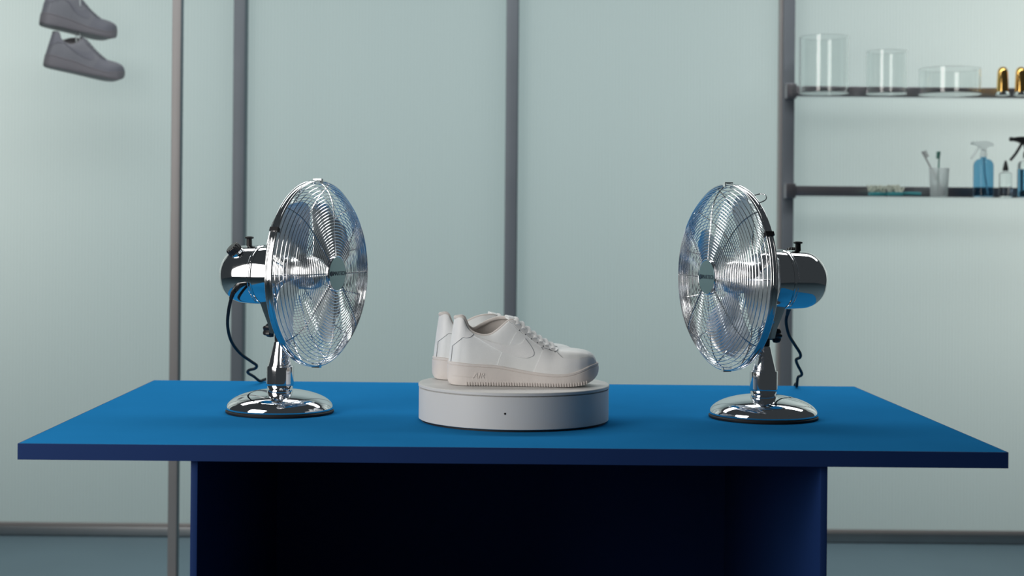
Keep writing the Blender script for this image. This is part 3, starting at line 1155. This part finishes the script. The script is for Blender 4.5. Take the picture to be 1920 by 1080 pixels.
def glass_cyl(u, r, h, lab):
    w = 0.003
    o = MB().lathe([(0, 0), (r, 0), (r, h - .001), (r - .001, h), (r - w + .001, h), (r - w, h - .001), (r - w, 0.002), (0, 0.002)], 72).build('glass_cylinder', 'glass')
    o.location = (shelf_x(u, 150, 5.385), 5.385, ZU + 0.0003)
    tag(o, lab, 'jar', 'glass cylinders on the upper shelf')


glass_cyl(1545, 0.0845, 0.197, 'tallest clear glass cylinder, at the left end of the upper shelf')
glass_cyl(1662, 0.0700, 0.148, 'mid-height clear glass cylinder on the upper shelf, between the tallest and the lowest')
glass_cyl(1781, 0.1060, 0.089, 'low wide clear glass cylinder on the upper shelf beside the gold capsules')

for u, lab in ((1880, 'gold bullet-shaped capsule on a clear foot, beside the low glass cylinder'), (1914, 'gold bullet-shaped capsule on a clear foot, cut by the right edge of the picture')):
    g = tag(empty('gold_capsule', (shelf_x(u, 150, 5.40), 5.40, ZU + 0.0003)), lab, 'ornament', 'gold capsules on the upper shelf')
    MB().lathe([(0, 0), (0.0235, 0), (0.0235, 0.002), (0.0205, 0.012), (0.0, 0.012)], 40).build('clear_foot', 'acrylic', g)
    MB().lathe([(0, 0.012), (0.0205, 0.012), (0.0195, 0.045), (0.0178, 0.080), (0.0165, 0.088), (0.0130, 0.095), (0.0075, 0.0992), (0, 0.1005)], 48).build('capsule', 'gold', g)

# ---- lower shelf: brushes, cup with toothbrushes, bottles


def scrub(u, Y, w, handle, lab, rz, seed):
    rnd = random.Random(seed)
    b = tag(empty('scrub_brush', (shelf_x(u, 360, Y), Y, ZL + 0.0003), rz), lab, 'brush', 'scrub brushes on the lower shelf')
    hm_ = MB()
    hm_.cbox(-w, w, -0.020, 0.020, 0, 0.014, 0.005)
    body = hm_.build('brush_block', 'teal', b)
    if handle:
        MB().tube(catmull([(w - 0.01, 0, 0.008), (w + 0.02, 0, 0.009), (w + 0.05, -0.004, 0.008), (w + 0.062, -0.005, 0.007)], 5), 0.0075, 10, flat=0.8).build('handle', 'teal', b)
    t = MB()
    for i in range(70):
        x, y = rnd.uniform(-w + .003, w - .003), rnd.uniform(-0.018, 0.018)
        l = rnd.uniform(0.009, 0.027)
        dx, dy = rnd.uniform(-.010, .010), rnd.uniform(-.008, .008)
        t.tube([(x, y, 0.012), (x + dx * .6, y + dy * .6, 0.012 + l * .6), (x + dx, y + dy, 0.012 + l)], [0.0016, 0.0026, 0.0034], 6)
    o = t.build('bristles', 'bristle', b)
    o['kind'] = 'stuff'


scrub(1645, 5.40, 0.028, False, 'small teal brush with off-white bristles lying at the left on the lower shelf', 0.15, 3)
scrub(1678, 5.36, 0.026, True, 'teal handled brush with off-white bristles lying next to the toothbrush cup', -0.05, 5)

cy_ = 5.40
cu = MB().lathe([(0, 0), (0.0285, 0), (0.0295, 0.002), (0.0340, 0.098), (0.0330, 0.0995), (0.0318, 0.098), (0.0275, 0.006), (0, 0.006)], 56).build('toothbrush_cup', 'frost')
cu.location = (shelf_x(1760.5, 360, cy_), cy_, ZL + 0.0003)
tag(cu, 'frosted tapered cup holding two toothbrushes on the lower shelf', 'cup')


def toothbrush(p0, p1, mat, lab):
    d = (p1 - p0)
    L = d.length
    q = d.to_track_quat('Z', 'X').to_matrix().to_4x4()
    b = tag(empty('toothbrush', p0), lab, 'toothbrush', 'toothbrushes in the cup')
    MB().tube([q @ Vector(p) for p in [(0, 0, 0), (0, 0, L * .35), (0, 0, L * .7), (0, 0, L * .85), (0, 0, L - .003), (0, 0, L)]], [.0030, .0034, .0028, .0026, .0040, .003], 10).build('handle', mat, b)
    t = MB()
    for i in range(5):
        for s in (-1, 0, 1):
            z = L - .004 - i * .005
            t.tube([q @ Vector((0.002, s * .0025, z)), q @ Vector((0.013, s * .003, z))], 0.0019, 6)
    t.build('bristles', mat, b)


toothbrush(P(1771, 364, cy_), P(1729, 284, 5.415), 'greyp', 'grey toothbrush leaning left out of the cup')
toothbrush(P(1757, 364, 5.392), P(1761.5, 284, 5.40), 'green', 'dark green toothbrush standing nearly upright in the cup')


def bottle_body(root, r, hb, neck_r, neck_z, mat, name='body'):
    prof = [(0, 0), (r - .003, 0), (r, .003), (r, hb)]
    for i in range(1, 9):
        a = i / 8 * PI / 2
        prof.append((neck_r + (r - neck_r) * math.cos(a), hb + (neck_z - hb) * math.sin(a)))
    prof += [(neck_r, neck_z + 0.006), (0, neck_z + 0.006)]
    return MB().lathe(prof, 56).build(name, mat, root)


def trigger_head(root, z, mat, sc=1.0, tube_mat='straw'):
    c = MB().lathe([(0, z), (.0125 * sc, z), (.0125 * sc, z + .014 * sc), (.010 * sc, z + .018 * sc), (0.006 * sc, z + .028 * sc), (0, z + .028 * sc)], 28).build('screw_cap', mat, root)
    h = MB()
    # head profile in x-z, extruded in y
    pr_ = [(-.042, .046), (-.042, .054), (-.030, .056), (.010, .058), (.032, .050), (.036, .042), (.026, .040), (.010, .034), (.008, .018), (-.006, .018), (-.010, .034), (-.026, .042)]
    t = .0075 * sc
    n = len(pr_)
    v = [(x * sc, -t, z + zz * sc) for x, zz in pr_] + [(x * sc, t, z + zz * sc) for x, zz in pr_]
    f = [tuple(range(n)), tuple(range(2 * n - 1, n - 1, -1))] + [(k, (k + 1) % n, n + (k + 1) % n, n + k) for k in range(n)]
    h.add(v, f).build('spray_head', mat, root, smooth=False)
    nz = MB().lathe([(0, 0), (.0058 * sc, 0), (.0058 * sc, .008 * sc), (.004 * sc, .010 * sc), (0, .010 * sc)], 16,
                    Matrix.Translation((-.040 * sc, 0, z + .050 * sc)) @ Matrix.Rotation(-PI / 2, 4, 'Y'))
    nz.build('nozzle', mat, root)
    MB().tube(catmull([(-.016 * sc, 0, z + .040 * sc), (-.024 * sc, 0, z + .026 * sc), (-.034 * sc, 0, z + .010 * sc), (-.047 * sc, 0, z - .006 * sc)], 5), .0038 * sc, 8).build('trigger', mat, root)


b1 = tag(empty('spray_bottle', (shelf_x(1843.5, 360, 5.40), 5.40, ZL + 0.0003), math.radians(4)), 'blue liquid spray bottle with clear trigger head on the lower shelf', 'bottle')
bottle_body(b1, 0.0345, 0.108, 0.0105, 0.134, 'liquid')
trigger_head(b1, 0.140, 'frost', 0.95)
MB().tube([(0.0, 0, 0.136), (0.004, 0, 0.08), (0.014, 0, 0.01)], 0.0022, 8).build('dip_tube', 'straw', b1)

b2 = tag(empty('dropper_bottle', (shelf_x(1885, 360, 5.40), 5.40, ZL + 0.0003)), 'small clear bottle with pointed black cap between two spray bottles', 'bottle')
bottle_body(b2, 0.0220, 0.078, 0.0085, 0.088, 'acrylic')
MB().lathe([(0, 0.092), (.0098, 0.092), (.0098, 0.100), (.0080, 0.108), (.0045, 0.124), (.003, 0.128), (0, 0.129)], 28).build('pointed_cap', 'black', b2)

b3 = tag(empty('spray_bottle', (shelf_x(1927, 360, 5.40), 5.40, ZL + 0.0003)), 'spray bottle with black trigger head, half full of blue liquid, cut by the right edge', 'bottle')
MB().lathe([(0, 0.001), (.0335, 0.001), (.0345, .004), (.0345, .098), (0, .098)], 48).build('liquid', 'liquid', b3)
bottle_body(b3, 0.0360, 0.112, 0.0105, 0.130, 'acrylic')
trigger_head(b3, 0.137, 'black', 1.32)
